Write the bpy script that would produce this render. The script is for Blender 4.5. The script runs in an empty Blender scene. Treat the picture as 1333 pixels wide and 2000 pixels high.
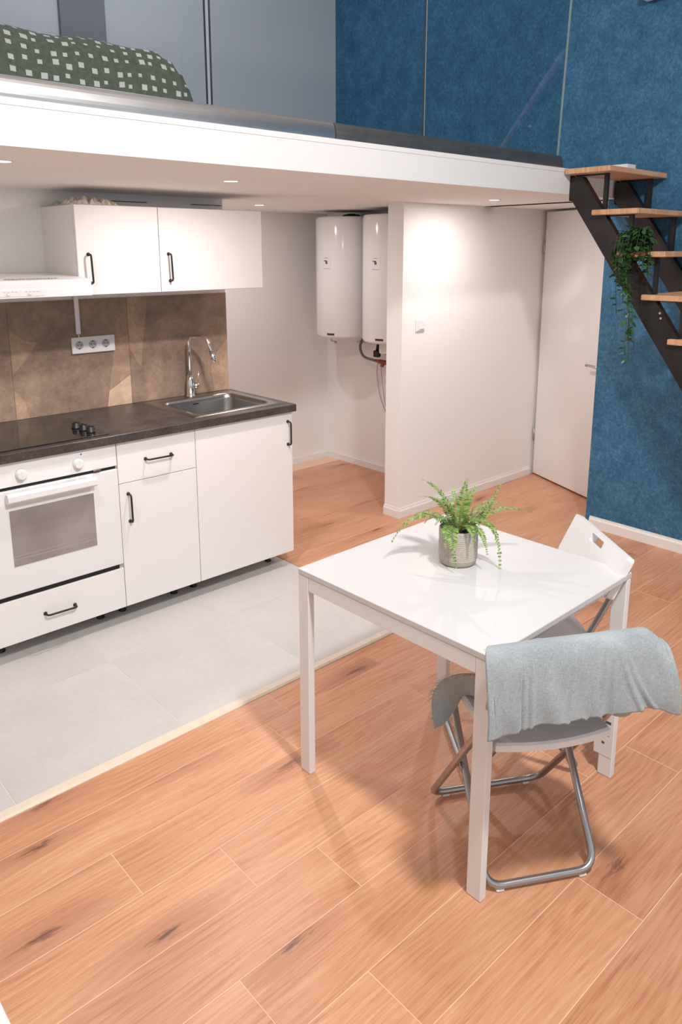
import bpy, bmesh, math, random
from mathutils import Vector, Matrix
random.seed(7)
S = bpy.context.scene
COL = S.collection

# ------------------------------------------------------------------ camera
cd = bpy.data.cameras.new('camera')
cam = bpy.data.objects.new('camera', cd); COL.objects.link(cam)
yaw, pitch, roll = -0.731089583778, -0.217209736626, -0.003361776753
fw = Vector((-math.sin(yaw)*math.cos(pitch), math.cos(yaw)*math.cos(pitch), math.sin(pitch)))
rt = Vector((math.cos(yaw), math.sin(yaw), 0)); up = rt.cross(fw)
r2 = rt*math.cos(roll)+up*math.sin(roll); u2 = -rt*math.sin(roll)+up*math.cos(roll)
M = Matrix((r2, u2, -fw)).transposed().to_4x4()
M.translation = Vector((-2.54072, -3.155518, 1.730729))
cam.matrix_world = M
cd.sensor_fit = 'VERTICAL'; cd.sensor_height = 36; cd.lens = 1471.357*36/2000
cd.shift_x = (666.5-647.507)/2000; cd.shift_y = (814.847-1000)/2000
cd.clip_start = .05; cd.clip_end = 60
S.camera = cam

# ------------------------------------------------------------------ world, lights, exposure
w = bpy.data.worlds.new('world'); S.world = w; w.use_nodes = True
bg = w.node_tree.nodes['Background']
bg.inputs[0].default_value = (.90, .94, 1.0, 1); bg.inputs[1].default_value = .55
S.view_settings.view_transform = 'Standard'; S.view_settings.look = 'None'
S.view_settings.gamma = 1; S.view_settings.use_curve_mapping = False
S.view_settings.exposure = 0.6
WARM = (1, .895, .865)
DOWN_W = 8.8

def lamp(name, kind, loc, power, color=(1, 1, 1), aim=None, **kw):
    d = bpy.data.lights.new(name, kind); d.energy = power; d.color = color
    for k, v in kw.items(): setattr(d, k, v)
    o = bpy.data.objects.new(name, d); COL.objects.link(o); o.location = loc
    if aim is not None:
        o.rotation_euler = (Vector(aim)-Vector(loc)).to_track_quat('-Z', 'Y').to_euler()
    return o
# ceiling lamp of the double-height room, above and behind the camera
lamp('ceiling_lamp', 'AREA', (-1.38, -3.28, 3.45), 62, (1, .97, .94), aim=(-.75, -1.5, 0), shape='DISK', size=.27)
lamp('ceiling_lamp', 'AREA', (-2.9, -4.3, 3.9), 16, (1, .97, .94), aim=(-.6, -1.0, .4), shape='DISK', size=1.1)
lamp('loft_fill', 'POINT', (-.4, .5, 4.1), 14, (.86, .92, 1), shadow_soft_size=.2)  # unseen fill light, added to brighten the loft walls

# ------------------------------------------------------------------ node helpers
class NT:
    def __init__(s, name):
        s.m = bpy.data.materials.new(name); s.m.use_nodes = True
        s.t = s.m.node_tree; s.b = s.t.nodes['Principled BSDF']
    def n(s, typ, **kw):
        x = s.t.nodes.new(typ)
        for k, v in kw.items():
            if isinstance(k, str) and hasattr(x, k): setattr(x, k, v)
        return x
    def l(s, a, b): s.t.links.new(a, b)
    def set(s, node, key, v):
        if isinstance(v, bpy.types.NodeSocket): s.l(v, node.inputs[key])
        else: node.inputs[key].default_value = v
    def coord(s, kind='Object'): return s.n('ShaderNodeTexCoord').outputs[kind]
    def mapping(s, v, scale=(1, 1, 1), loc=(0, 0, 0)):
        x = s.n('ShaderNodeMapping'); s.l(v, x.inputs[0]); x.inputs['Scale'].default_value = scale
        s.set(x, 'Location', loc); return x.outputs[0]
    def noise(s, v, scale=5, detail=3, rough=.55, dist=0, col=False):
        x = s.n('ShaderNodeTexNoise'); s.l(v, x.inputs['Vector']); x.inputs['Scale'].default_value = scale
        x.inputs['Detail'].default_value = detail; x.inputs['Roughness'].default_value = rough
        x.inputs['Distortion'].default_value = dist
        return x.outputs['Color' if col else 'Fac']
    def math(s, op, a, b=0, c=None, clamp=False):
        x = s.n('ShaderNodeMath'); x.operation = op; x.use_clamp = clamp
        s.set(x, 0, a); s.set(x, 1, b)
        if c is not None: s.set(x, 2, c)
        return x.outputs[0]
    def vmath(s, op, a, b):
        x = s.n('ShaderNodeVectorMath'); x.operation = op; s.set(x, 0, a); s.set(x, 1, b); return x.outputs[0]
    def ramp(s, f, stops, interp='LINEAR'):
        x = s.n('ShaderNodeValToRGB'); s.l(f, x.inputs[0]); e = x.color_ramp.elements
        x.color_ramp.interpolation = interp
        while len(e) < len(stops): e.new(.5)
        for el, (p, c) in zip(e, stops):
            el.position = p; el.color = (*c, 1) if len(c) == 3 else c
        return x.outputs[0]
    def mix(s, f, a, b, blend='MIX'):
        x = s.n('ShaderNodeMix'); x.data_type = 'RGBA'; x.blend_type = blend
        s.set(x, 0, f)
        for i, v in ((6, a), (7, b)):
            if isinstance(v, tuple) and len(v) == 3: v = (*v, 1)
            s.set(x, i, v)
        return x.outputs[2]
    def bump(s, h, strength=.2, dist=.002):
        x = s.n('ShaderNodeBump'); s.l(h, x.inputs['Height']); x.inputs['Strength'].default_value = strength
        x.inputs['Distance'].default_value = dist; s.l(x.outputs[0], s.b.inputs['Normal'])
    def base(s, c, rough=.5, metal=0, **kw):
        if isinstance(c, tuple) and len(c) == 3: c = (*c, 1)
        s.set(s.b, 'Base Color', c); s.set(s.b, 'Roughness', rough); s.set(s.b, 'Metallic', metal)
        for k, v in kw.items(): s.set(s.b, k, v)
        return s.m

def srgb(r, g, b):
    f = lambda x: ((x/255+.055)/1.055)**2.4 if x/255 > .04045 else x/255/12.92
    return (f(r), f(g), f(b))

def simple(name, c, rough=.5, metal=0, var=.04, scale=30, bump=0, **kw):
    t = NT(name); nz = t.noise(t.coord(), scale, 3)
    dark = tuple(x*(1-var) for x in c); lite = tuple(min(1, x*(1+var)) for x in c)
    col = t.ramp(nz, [(.3, dark), (.7, lite)])
    if bump: t.bump(nz, bump, .001)
    return t.base(col, rough, metal, **kw)

MT = {}
MT['wall'] = simple('white_wall_paint', (.86, .845, .835), .85, var=.012, scale=60, bump=.05)
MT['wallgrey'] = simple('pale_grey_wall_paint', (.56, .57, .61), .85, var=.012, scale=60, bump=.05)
MT['ceil'] = simple('white_ceiling_paint', (.88, .87, .86), .9, var=.01, scale=8)
MT['lofttrim'] = simple('white_satin_board', (.75, .75, .755), .45, var=.01, scale=4)
MT['skirt'] = simple('white_skirting_paint', (.82, .81, .80), .4, var=.01)
MT['cab'] = simple('white_cabinet_foil', (.84, .82, .81), .42, var=.008, scale=3)
MT['cabcore'] = simple('beige_chipboard_edge', srgb(214, 196, 172), .6, var=.03)
MT['white'] = simple('white_lacquer', (.80, .80, .81), .5, var=.006, scale=3)
MT['tabletop'] = simple('white_tabletop_foil', (.62, .62, .63), .42, var=.006, scale=3)
MT['plastic'] = simple('white_plastic', (.84, .84, .85), .35, var=.006, scale=3)
MT['heater'] = simple('white_enamel', (.80, .79, .80), .14, var=.01, scale=3)
MT['blackmetal'] = simple('black_metal', (.022, .021, .022), .42, .3, var=.2, scale=12)
MT['stringer'] = simple('dark_painted_steel', (.021, .018, .018), .38, .35, var=.45, scale=7, bump=.15)
MT['black'] = simple('black_plastic', (.008, .008, .008), .4, var=.1)
MT['dark'] = simple('dark_gap', (.012, .012, .012), .8, var=.1)
MT['chrome'] = simple('chrome', (.80, .79, .78), .10, 1, var=.02)
MT['tube'] = simple('grey_steel_tube', (.42, .42, .43), .30, .95, var=.05, scale=20)
MT['nickel'] = simple('satin_nickel', (.55, .53, .50), .3, 1, var=.04)
MT['hinge'] = simple('grey_hinge_metal', (.5, .5, .5), .4, .8, var=.04)
MT['greyslot'] = simple('grey_print', (.35, .34, .34), .6, var=.05)
MT['print'] = simple('dark_print', (.09, .085, .085), .6, var=.1)
MT['redprint'] = simple('dark_red_plate', (.07, .022, .025), .4, var=.2, scale=60)
MT['copper'] = simple('copper_red_valve', (.28, .05, .035), .4, .2, var=.2)
MT['pipe'] = simple('grey_braided_hose', (.16, .14, .13), .4, .5, var=.3, scale=250)
MT['slip'] = simple('white_paper', (.8, .8, .8), .7, var=.02)
MT['rubber'] = simple('white_rubber', (.72, .70, .66), .6, var=.03)
MT['litedge'] = simple('lit_glass_edge', (.30, .37, .38), .25, var=.1, scale=20)  # paler tone paints in the light that pane edges catch
MT['glassdark'] = simple('dark_glass_edge', (.05, .07, .09), .25, var=.1, scale=20)  # same glass edge without the painted catch of light
MT['darkpanel'] = simple('grey_wall_panel', (.21, .22, .245), .8, var=.02, scale=10)
MT['sock'] = simple('socket_recess_grey', (.46, .46, .48), .5, var=.04)

def m_blue():
    t = NT('blue_mottled_wallpaper'); c = t.coord()
    a = t.noise(c, 9, 5, .62); b = t.noise(c, 55, 4, .7); d = t.noise(t.mapping(c, (1, 1, .5)), 170, 2, .6)
    f = t.math('ADD', t.math('MULTIPLY', a, .30), t.math('ADD', t.math('MULTIPLY', b, .44), t.math('MULTIPLY', d, .26)))
    col = t.ramp(f, [(.36, srgb(30, 80, 112)), (.5, srgb(50, 104, 140)), (.64, srgb(80, 132, 164))])
    t.bump(f, .15, .002)
    return t.base(col, .75)
MT['blue'] = m_blue()

def m_plank():
    t = NT('oak_laminate'); oi = t.n('ShaderNodeObjectInfo')
    rnd = oi.outputs['Random']; c = t.coord()
    off = t.n('ShaderNodeCombineXYZ'); t.l(t.math('MULTIPLY', rnd, 37.0), off.inputs[0]); t.l(t.math('MULTIPLY', rnd, 91.0), off.inputs[1])
    p = t.vmath('ADD', c, off.outputs[0])
    warp = t.noise(t.mapping(p, (1.5, 7, 1)), 1.0, 2, .5)
    v = t.n('ShaderNodeTexVoronoi'); v.feature = 'F1'; v.voronoi_dimensions = '2D'; t.l(t.mapping(p, (1.45, 5.2, 1)), v.inputs['Vector']); v.inputs['Scale'].default_value = 1.0
    v.inputs['Randomness'].default_value = 1
    cs = t.n('ShaderNodeSeparateColor'); t.l(v.outputs['Color'], cs.inputs[0])
    has = t.ramp(cs.outputs[0], [(.50, (0, 0, 0)), (.56, (1, 1, 1))])
    wob = t.math('MULTIPLY', t.math('SUBTRACT', t.noise(t.mapping(p, (12, 85, 1)), 1.0, 5, .7), .5), .42)
    kd = t.math('ADD', v.outputs['Distance'], wob)
    sx = t.n('ShaderNodeSeparateXYZ'); t.l(p, sx.inputs[0])
    ph = t.math('ADD', t.math('MULTIPLY', sx.outputs[1], 260), t.math('ADD', t.math('MULTIPLY', warp, 30), t.math('MULTIPLY', v.outputs['Distance'], 16)))
    ring = t.math('POWER', t.math('MULTIPLY', t.math('ADD', t.math('SINE', ph), 1), .5), 2.0)
    fine = t.noise(t.mapping(p, (14, 520, 1)), 1.0, 2, .6)
    mid = t.noise(t.mapping(p, (3.6, 140, 1)), 1.0, 4, .65)
    big = t.noise(t.mapping(p, (1.3, 7, 1)), 1.0, 4, .6)
    f = t.math('ADD', t.math('MULTIPLY', ring, .05), t.math('ADD', t.math('MULTIPLY', fine, .22), t.math('ADD', t.math('MULTIPLY', mid, .36), t.math('MULTIPLY', big, .35))))
    col = t.ramp(f, [(.34, srgb(176, 118, 84)), (.44, srgb(202, 147, 110)), (.53, srgb(212, 161, 124)), (.66, srgb(223, 178, 143))])
    tone = t.ramp(rnd, [(0, (.92, .90, .88)), (.5, (.985, .98, .975)), (1, (1.04, 1.04, 1.04))])
    col = t.mix(1.0, col, tone, 'MULTIPLY')
    halo = t.math('MULTIPLY', t.math('MULTIPLY', t.ramp(kd, [(.05, (1, 1, 1)), (.40, (0, 0, 0))]), has), .55)
    col = t.mix(halo, col, srgb(160, 104, 76))
    core = t.math('MULTIPLY', t.math('MULTIPLY', t.ramp(kd, [(.0, (1, 1, 1)), (.085, (0, 0, 0))]), has), .85)
    col = t.mix(core, col, srgb(92, 66, 54))
    t.bump(fine, .05, .001)
    return t.base(col, .38)
MT['plank'] = m_plank()
MT['seam'] = simple('glint_plank_joint', srgb(240, 206, 178), .7, var=.03)  # pale colour stands in for light caught by the plank bevels

def m_tread():
    t = NT('beech_block_tread'); c = t.coord()
    g = t.noise(t.mapping(c, (5, 22, 60)), 1.0, 4, .6); b = t.n('ShaderNodeTexVoronoi'); b.voronoi_dimensions = '2D'; t.l(t.mapping(c, (3.0, 14, 1)), b.inputs['Vector'])
    bs = t.n('ShaderNodeSeparateColor'); t.l(b.outputs['Color'], bs.inputs[0])
    f = t.math('ADD', t.math('MULTIPLY', g, .55), t.math('MULTIPLY', bs.outputs[0], .45))
    return t.base(t.ramp(f, [(.2, srgb(190, 142, 106)), (.5, srgb(203, 156, 119)), (.8, srgb(214, 170, 134))]), .5)
MT['tread'] = m_tread()
MT['pine'] = simple('pale_pine_strip', srgb(226, 212, 192), .5, var=.03, scale=20)
MT['tanwood'] = simple('tan_wood_edge', srgb(186, 146, 104), .6, var=.08, scale=30)

def m_tile():
    t = NT('pale_grey_floor_tile'); oi = t.n('ShaderNodeObjectInfo'); c = t.coord()
    off = t.n('ShaderNodeCombineXYZ'); t.l(t.math('MULTIPLY', oi.outputs['Random'], 40.0), off.inputs[0])
    p = t.vmath('ADD', c, off.outputs[0])
    f = t.math('ADD', t.math('MULTIPLY', t.noise(p, 2.2, 5, .6), .7), t.math('MULTIPLY', t.noise(p, 40, 3), .3))
    return t.base(t.ramp(f, [(.3, srgb(190, 187, 184)), (.5, srgb(198, 195, 192)), (.7, srgb(206, 204, 202))]), .42)
MT['tile'] = m_tile()
MT['grout'] = simple('pale_grout', srgb(226, 223, 220), .8, var=.02)

def m_splash(name, stops):
    t = NT(name); c = t.coord()
    a = t.noise(t.mapping(c, (1, 1, 1.3)), 5.2, 7, .72, .4); b = t.noise(c, 40, 5, .75)
    d = t.noise(t.mapping(c, (1, 1, .4)), 1.8, 3, .6, 1.2)
    f = t.math('ADD', t.math('MULTIPLY', a, .45), t.math('ADD', t.math('MULTIPLY', b, .2), t.math('MULTIPLY', d, .35)))
    vn = t.n('ShaderNodeTexNoise'); t.l(c, vn.inputs['Vector']); vn.inputs['Scale'].default_value = 5; vn.inputs['Distortion'].default_value = 2.0
    vein = t.ramp(vn.outputs['Fac'], [(.485, (0, 0, 0)), (.5, (1, 1, 1)), (.515, (0, 0, 0))])
    col = t.mix(t.math('MULTIPLY', vein, .05), t.ramp(f, stops), srgb(214, 180, 146))
    return t.base(col, .5)
MT['sp_mid'] = m_splash('brown_stone_print', [(.36, srgb(108, 91, 78)), (.5, srgb(145, 123, 105)), (.62, srgb(176, 150, 126))])
MT['sp_lite'] = m_splash('light_brown_stone_print', [(.36, srgb(132, 111, 92)), (.5, srgb(168, 141, 117)), (.62, srgb(198, 169, 141))])
MT['sp_pale'] = m_splash('pale_stone_print', [(.36, srgb(174, 149, 124)), (.5, srgb(206, 180, 154)), (.62, srgb(226, 206, 184))])

def m_counter():
    t = NT('dark_laminate_worktop'); c = t.coord()
    f = t.math('ADD', t.math('MULTIPLY', t.noise(c, 90, 4, .7), .6), t.math('MULTIPLY', t.noise(c, 9, 3), .4))
    return t.base(t.ramp(f, [(.36, srgb(50, 44, 44)), (.5, srgb(68, 61, 60)), (.64, srgb(92, 84, 82))]), .36)
MT['counter'] = m_counter()

def m_steel():
    t = NT('brushed_stainless_steel'); c = t.coord()
    g = t.noise(t.mapping(c, (4, 220, 220)), 1.0, 3)
    t.bump(g, .05, .0005)
    return t.base(t.ramp(g, [(.3, (.30, .29, .28)), (.7, (.42, .41, .40))]), .30, 1)
MT['steel'] = m_steel()
def m_alu(name, a, b, rough):
    t = NT(name); c = t.coord(); g = t.noise(t.mapping(c, (2, 60, 60)), 1.0, 4, .7); h = t.noise(c, 7, 4, .7)
    f = t.math('ADD', t.math('MULTIPLY', g, .5), t.math('MULTIPLY', h, .5))
    return t.base(t.ramp(f, [(.3, a), (.7, b)]), rough, 1)
MT['alu'] = m_alu('silver_aluminium_channel', (.56, .56, .56), (.74, .74, .74), .33)
MT['aludark'] = m_alu('dull_dark_metal_channel', (.17, .165, .16), (.30, .295, .29), .5)

def m_hob():
    t = NT('black_ceramic_glass'); c = t.coord()
    return t.base(t.ramp(t.noise(c, 300, 2), [(.4, (.010, .009, .009)), (.7, (.022, .02, .018))]), .10)
MT['hob'] = m_hob()
MT['hobring'] = simple('grey_ring_print', (.10, .09, .08), .2, var=.1)

def m_ovenglass():
    t = NT('grey_mesh_oven_glass'); c = t.coord()
    s = t.n('ShaderNodeSeparateXYZ'); t.l(c, s.inputs[0])
    gx = t.math('SINE', t.math('MULTIPLY', s.outputs[0], 1400)); gz = t.math('SINE', t.math('MULTIPLY', s.outputs[2], 1400))
    f = t.math('ADD', t.math('MULTIPLY', t.math('MULTIPLY', gx, gz), .25), t.noise(c, 4, 2))
    return t.base(t.ramp(f, [(.2, srgb(128, 119, 121)), (.8, srgb(166, 157, 159))]), .16)
MT['ovenglass'] = m_ovenglass()
MT['ovenline'] = simple('pale_oven_rack', (.42, .40, .40), .3, var=.05)

def m_glass():
    m = bpy.data.materials.new('clear_glass_sheet'); m.use_nodes = True; t = m.node_tree; t.nodes.clear()
    o = t.nodes.new('ShaderNodeOutputMaterial'); mx = t.nodes.new('ShaderNodeMixShader')
    tr = t.nodes.new('ShaderNodeBsdfTransparent'); gl = t.nodes.new('ShaderNodeBsdfGlossy'); fr = t.nodes.new('ShaderNodeFresnel')
    nz = t.nodes.new('ShaderNodeTexNoise'); nz.inputs['Scale'].default_value = 3
    rp = t.nodes.new('ShaderNodeValToRGB'); rp.color_ramp.elements[0].color = (.85, .875, .885, 1); rp.color_ramp.elements[1].color = (.89, .905, .915, 1)
    t.links.new(nz.outputs[0], rp.inputs[0]); t.links.new(rp.outputs[0], tr.inputs[0])
    gl.inputs['Roughness'].default_value = 0.02; fr.inputs[0].default_value = 1.45
    ge = t.nodes.new('ShaderNodeNewGeometry'); m1 = t.nodes.new('ShaderNodeMath'); m1.operation = 'SUBTRACT'; m1.inputs[0].default_value = 1
    t.links.new(ge.outputs['Backfacing'], m1.inputs[1]); m2 = t.nodes.new('ShaderNodeMath'); m2.operation = 'MULTIPLY'
    t.links.new(fr.outputs[0], m2.inputs[0]); t.links.new(m1.outputs[0], m2.inputs[1]); t.links.new(m2.outputs[0], mx.inputs[0]); t.links.new(tr.outputs[0], mx.inputs[1]); t.links.new(gl.outputs[0], mx.inputs[2])
    t.links.new(mx.outputs[0], o.inputs[0]); return m
MT['glass'] = m_glass()

def m_lamp():
    t = NT('lit_lamp_lens'); c = t.coord()
    e = t.ramp(t.noise(c, 20, 1), [(0, (1, .93, .88)), (1, (1, .96, .92))])
    t.set(t.b, 'Emission Color', e); t.set(t.b, 'Emission Strength', 9.0)
    return t.base((.9, .9, .9), .5)
MT['lens'] = m_lamp()

def m_cloth():
    t = NT('blue_grey_linen_weave'); c = t.coord('UV')
    s = t.n('ShaderNodeSeparateXYZ'); t.l(c, s.inputs[0])
    wx = t.math('SINE', t.math('MULTIPLY', s.outputs[0], 1500)); wy = t.math('SINE', t.math('MULTIPLY', s.outputs[1], 1500))
    wv = t.math('MULTIPLY', wx, wy)
    a = t.noise(t.mapping(c, (520, 70, 1)), 1.0, 3, .6); b = t.noise(t.mapping(c, (70, 520, 1)), 1.0, 3, .6); d = t.noise(c, 7, 4, .6)
    f = t.math('ADD', t.math('MULTIPLY', a, .34), t.math('ADD', t.math('MULTIPLY', b, .34), t.math('MULTIPLY', d, .32)))
    col = t.ramp(f, [(.34, srgb(124, 134, 139)), (.5, srgb(152, 161, 166)), (.66, srgb(182, 189, 191))])
    t.bump(t.math('ADD', wv, t.math('MULTIPLY', f, 6)), .25, .0012)
    return t.base(col, .95, **{'Sheen Weight': .25})
MT['cloth'] = m_cloth()
MT['fringe'] = simple('pale_linen_thread', srgb(200, 190, 180), .95, var=.05)

def m_duvet():
    t = NT('olive_cotton_white_dashes'); c = t.coord('UV')
    v = t.n('ShaderNodeTexVoronoi'); v.feature = 'F1'; v.distance = 'CHEBYCHEV'; v.voronoi_dimensions = '2D'; v.inputs['Randomness'].default_value = .38
    t.l(t.mapping(c, (20, 22, 1)), v.inputs['Vector']); v.inputs['Scale'].default_value = 1
    cs = t.n('ShaderNodeSeparateColor'); t.l(v.outputs['Color'], cs.inputs[0])
    th = t.math('ADD', .14, t.math('MULTIPLY', cs.outputs[0], .11))
    msk = t.math('LESS_THAN', v.outputs['Distance'], th)
    base = t.ramp(t.noise(t.coord(), 60, 3), [(.3, srgb(92, 98, 82)), (.7, srgb(112, 117, 99))])
    t.bump(t.noise(t.coord(), 240, 2), .2, .001)
    return t.base(t.mix(msk, base, srgb(222, 220, 212)), .95)
MT['duvet'] = m_duvet()
MT['mattress'] = simple('off_white_mattress', (.6, .59, .56), .9, var=.03)

def m_leaf(name, a, b, mid=None, rough=.45):
    t = NT(name); c = t.coord(); f = t.noise(c, 60, 3)
    return t.base(t.ramp(f, [(.3, a), (.7, b)]), rough)
MT['fern'] = m_leaf('light_green_fern', srgb(104, 138, 62), srgb(158, 184, 104))
MT['fern2'] = m_leaf('mid_green_fern', srgb(62, 104, 46), srgb(108, 148, 70))
MT['fernstem'] = m_leaf('yellow_green_stem', srgb(130, 140, 70), srgb(164, 172, 96))
MT['vine'] = m_leaf('dark_green_leaf', srgb(26, 54, 26), srgb(56, 92, 44))
MT['vine2'] = m_leaf('green_leaf', srgb(34, 78, 36), srgb(72, 118, 62))
MT['soil'] = simple('dark_potting_soil', (.02, .016, .012), .95, var=.4, scale=120)
def m_pot():
    t = NT('grey_woven_pot'); c = t.coord()
    f = t.noise(c, 140, 4, .7); t.bump(f, .3, .001)
    return t.base(t.ramp(f, [(.3, srgb(164, 155, 144)), (.7, srgb(192, 184, 173))]), .85)
MT['pot'] = m_pot()
def m_bag():
    t = NT('crumpled_translucent_wrap'); c = t.coord()
    return t.base(t.ramp(t.noise(c, 25, 4), [(.3, srgb(222, 210, 194)), (.7, srgb(242, 234, 222))]), .3)
MT['bag'] = m_bag()

# ------------------------------------------------------------------ mesh helpers
ROOT = {}
KIT = False
def nb(): return bmesh.new()
def box(bm, x0, y0, z0, x1, y1, z1, mi=0, bev=0.0, seg=1):
    vs = [bm.verts.new((x, y, z)) for z in (z0, z1) for y in (y0, y1) for x in (x0, x1)]
    idx = ((0, 2, 3, 1), (4, 5, 7, 6), (0, 1, 5, 4), (2, 6, 7, 3), (0, 4, 6, 2), (1, 3, 7, 5))
    fs = [bm.faces.new([vs[i] for i in q]) for q in idx]
    for f in fs: f.material_index = mi
    if bev:
        es = list({e for f in fs for e in f.edges})
        r = bmesh.ops.bevel(bm, geom=es, offset=bev, segments=seg, profile=.5, affect='EDGES')
        for f in r['faces']: f.material_index = mi
    return fs
def fillet(pts, r, n=6, closed=False):
    pts = [Vector(p) for p in pts]; out = []
    N = len(pts)
    for i, p in enumerate(pts):
        if not closed and i in (0, N-1): out.append(p); continue
        a = pts[i-1]; b = pts[(i+1) % N]
        d1 = (a-p); d2 = (b-p); rr = min(r, d1.length*.49, d2.length*.49)
        s = p+d1.normalized()*rr; e = p+d2.normalized()*rr
        for k in range(n+1):
            t = k/n; out.append(s*(1-t)**2+p*2*t*(1-t)+e*t*t)
    return out
def tube(bm, pts, r, seg=10, closed=False, mi=0, caps=True, taper=None):
    pts = [Vector(p) for p in pts]; N = len(pts); rings = []
    t0 = (pts[1]-pts[0]).normalized()
    nrm = t0.orthogonal().normalized()
    for i in range(N):
        a = pts[i-1] if (i > 0 or closed) else pts[i]; b = pts[(i+1) % N] if (i < N-1 or closed) else pts[i]
        t = (b-a).normalized()
        nrm = (nrm-t*nrm.dot(t)).normalized(); bn = t.cross(nrm)
        rr = r if taper is None else r*taper[i]
        rings.append([bm.verts.new(pts[i]+(nrm*math.cos(2*math.pi*k/seg)+bn*math.sin(2*math.pi*k/seg))*rr) for k in range(seg)])
    for i in range(N if closed else N-1):
        A = rings[i]; B = rings[(i+1) % N]
        for k in range(seg):
            f = bm.faces.new((A[k], A[(k+1) % seg], B[(k+1) % seg], B[k])); f.material_index = mi; f.smooth = True
    if caps and not closed:
        f = bm.faces.new(rings[0][::-1]); f.material_index = mi
        f = bm.faces.new(rings[-1]); f.material_index = mi
def lathe(bm, prof, c=(0, 0, 0), seg=32, axis='z', mi=0, smooth=True, caps=True):
    c = Vector(c); rings = []
    for r, h in prof:
        ring = []
        for k in range(seg):
            a = 2*math.pi*k/seg; x, y = r*math.cos(a), r*math.sin(a)
            v = {'z': (x, y, h), 'y': (x, h, y), 'x': (h, x, y)}[axis]
            ring.append(bm.verts.new(c+Vector(v)))
        rings.append(ring)
    for A, B in zip(rings, rings[1:]):
        for k in range(seg):
            f = bm.faces.new((A[k], A[(k+1) % seg], B[(k+1) % seg], B[k])); f.material_index = mi; f.smooth = smooth
    if caps:
        bm.faces.new(rings[0][::-1]).material_index = mi; bm.faces.new(rings[-1]).material_index = mi
def poly_prism(bm, pts, axis, a, b, mi=0):
    """pts 2-D; axis is the extrusion axis."""
    def P(u, v, t): return {'x': (t, u, v), 'y': (u, t, v), 'z': (u, v, t)}[axis]
    A = [bm.verts.new(P(u, v, a)) for u, v in pts]; B = [bm.verts.new(P(u, v, b)) for u, v in pts]
    n = len(pts); fs = [bm.faces.new(A[::-1]), bm.faces.new(B)]
    for i in range(n): fs.append(bm.faces.new((A[i], A[(i+1) % n], B[(i+1) % n], B[i])))
    for f in fs: f.material_index = mi
    return fs
def obj(name, bm, mats, parent=None, label=None, world=True, smooth=False, kind=None):
    if not isinstance(mats, (list, tuple)): mats = [mats]
    off = ROOT.get(parent.name, Vector()) if parent is not None else Vector()
    if KIT: bmesh.ops.transform(bm, matrix=Matrix.Translation(KCAM_SHIFT) @ Matrix.Scale(KCAM_SCALE, 4), verts=bm.verts)
    if parent is not None and world: bmesh.ops.translate(bm, verts=bm.verts, vec=-off)
    bmesh.ops.recalc_face_normals(bm, faces=bm.faces)
    if smooth:
        for f in bm.faces: f.smooth = True
    me = bpy.data.meshes.new(name); bm.to_mesh(me); bm.free()
    for m in mats: me.materials.append(MT[m])
    o = bpy.data.objects.new(name, me); COL.objects.link(o)
    if parent is not None: o.parent = parent; ROOT[o.name] = off
    if label: o['label'] = label
    if kind: o['kind'] = kind
    return o
def thing(name, label, cat, loc=(0, 0, 0), rotz=0, group=None):
    o = bpy.data.objects.new(name, None); COL.objects.link(o); o.empty_display_size = .05
    loc = Vector(loc)*KCAM_SCALE+KCAM_SHIFT if KIT else Vector(loc)
    o.location = loc; o.rotation_euler = (0, 0, rotz)
    o['label'] = label; o['category'] = cat
    if group: o['group'] = group
    ROOT[o.name] = Vector(loc); return o
def tag(o, label, cat, group=None):
    o['label'] = label; o['category'] = cat
    if group: o['group'] = group
    return o
def struct(name, bm, mats, parent=None, **kw):
    o = obj(name, bm, mats, parent, **kw)
    if parent is None: o['kind'] = 'structure'; ROOT[o.name] = Vector()
    return o
def bx(name, x0, y0, z0, x1, y1, z1, mat, parent=None, bev=0.0, st=False, **kw):
    bm = nb(); box(bm, x0, y0, z0, x1, y1, z1, 0, bev)
    return struct(name, bm, mat, **kw) if st else obj(name, bm, mat, parent, **kw)

# ------------------------------------------------------------------ room shell
BX = 1.738; AY = 1.55; KW = .5634; ZS = 2.02; ZT = 2.148; FY = -.91
XL = -4.4; YB = -5.6; ZC = 4.3
bx('wall_kitchen', XL, KW, -.03, -.0332, AY+.1, ZS, 'wall', st=True)
wk = bpy.data.objects['wall_kitchen']
for a, b in ((-.678, -.47), (-.20, .0)):
    bx('wall_dark_strip', a-.04, KW-.003, 1.981, b-.04, KW, 1.9855, 'print', wk)  # thin dark strips on the wall above the cabinets
bx('wall_alcove_back', -.0332, AY, -.03, 2.7, AY+.1, ZS, 'wall', st=True)
bx('wall_alcove_end', 1.64, .2, -.03, 1.70, AY, ZS, 'wall', st=True)
bx('wall_partition', .948, .068, -.03, 2.62, .2, ZS, 'wall', st=True)
bx('wall_hall_end', 2.62, -.95, -.03, 2.70, .2, ZS, 'wall', st=True)
bx('wall_blue_lower', BX, YB, -.03, BX+.10, -.83, ZS, 'blue', st=True)
bx('wall_hall_side', BX+.10, -1.03, -.03, 2.70, -.93, ZS, 'wall', st=True)
bx('wall_blue_upper', BX, YB, ZS, BX+.10, AY+.1, ZC, 'blue', st=True)
bx('wall_loft_back', XL, AY, ZT, BX, AY+.1, ZC, 'wallgrey', st=True)
bx('wall_left', XL-.1, YB, -.03, XL, AY+.1, ZC, 'wall', st=True)
bx('wall_back', XL, YB-.1, 2.75, BX, YB, ZC, 'wall', st=True)
bx('ceiling', XL-.1, YB-.1, ZC, BX+.1, AY+.1, ZC+.08, 'ceil', st=True)
bx('trim_1', -.487, AY-.03, ZT, -.20, AY, ZC, 'darkpanel', st=True)
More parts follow.
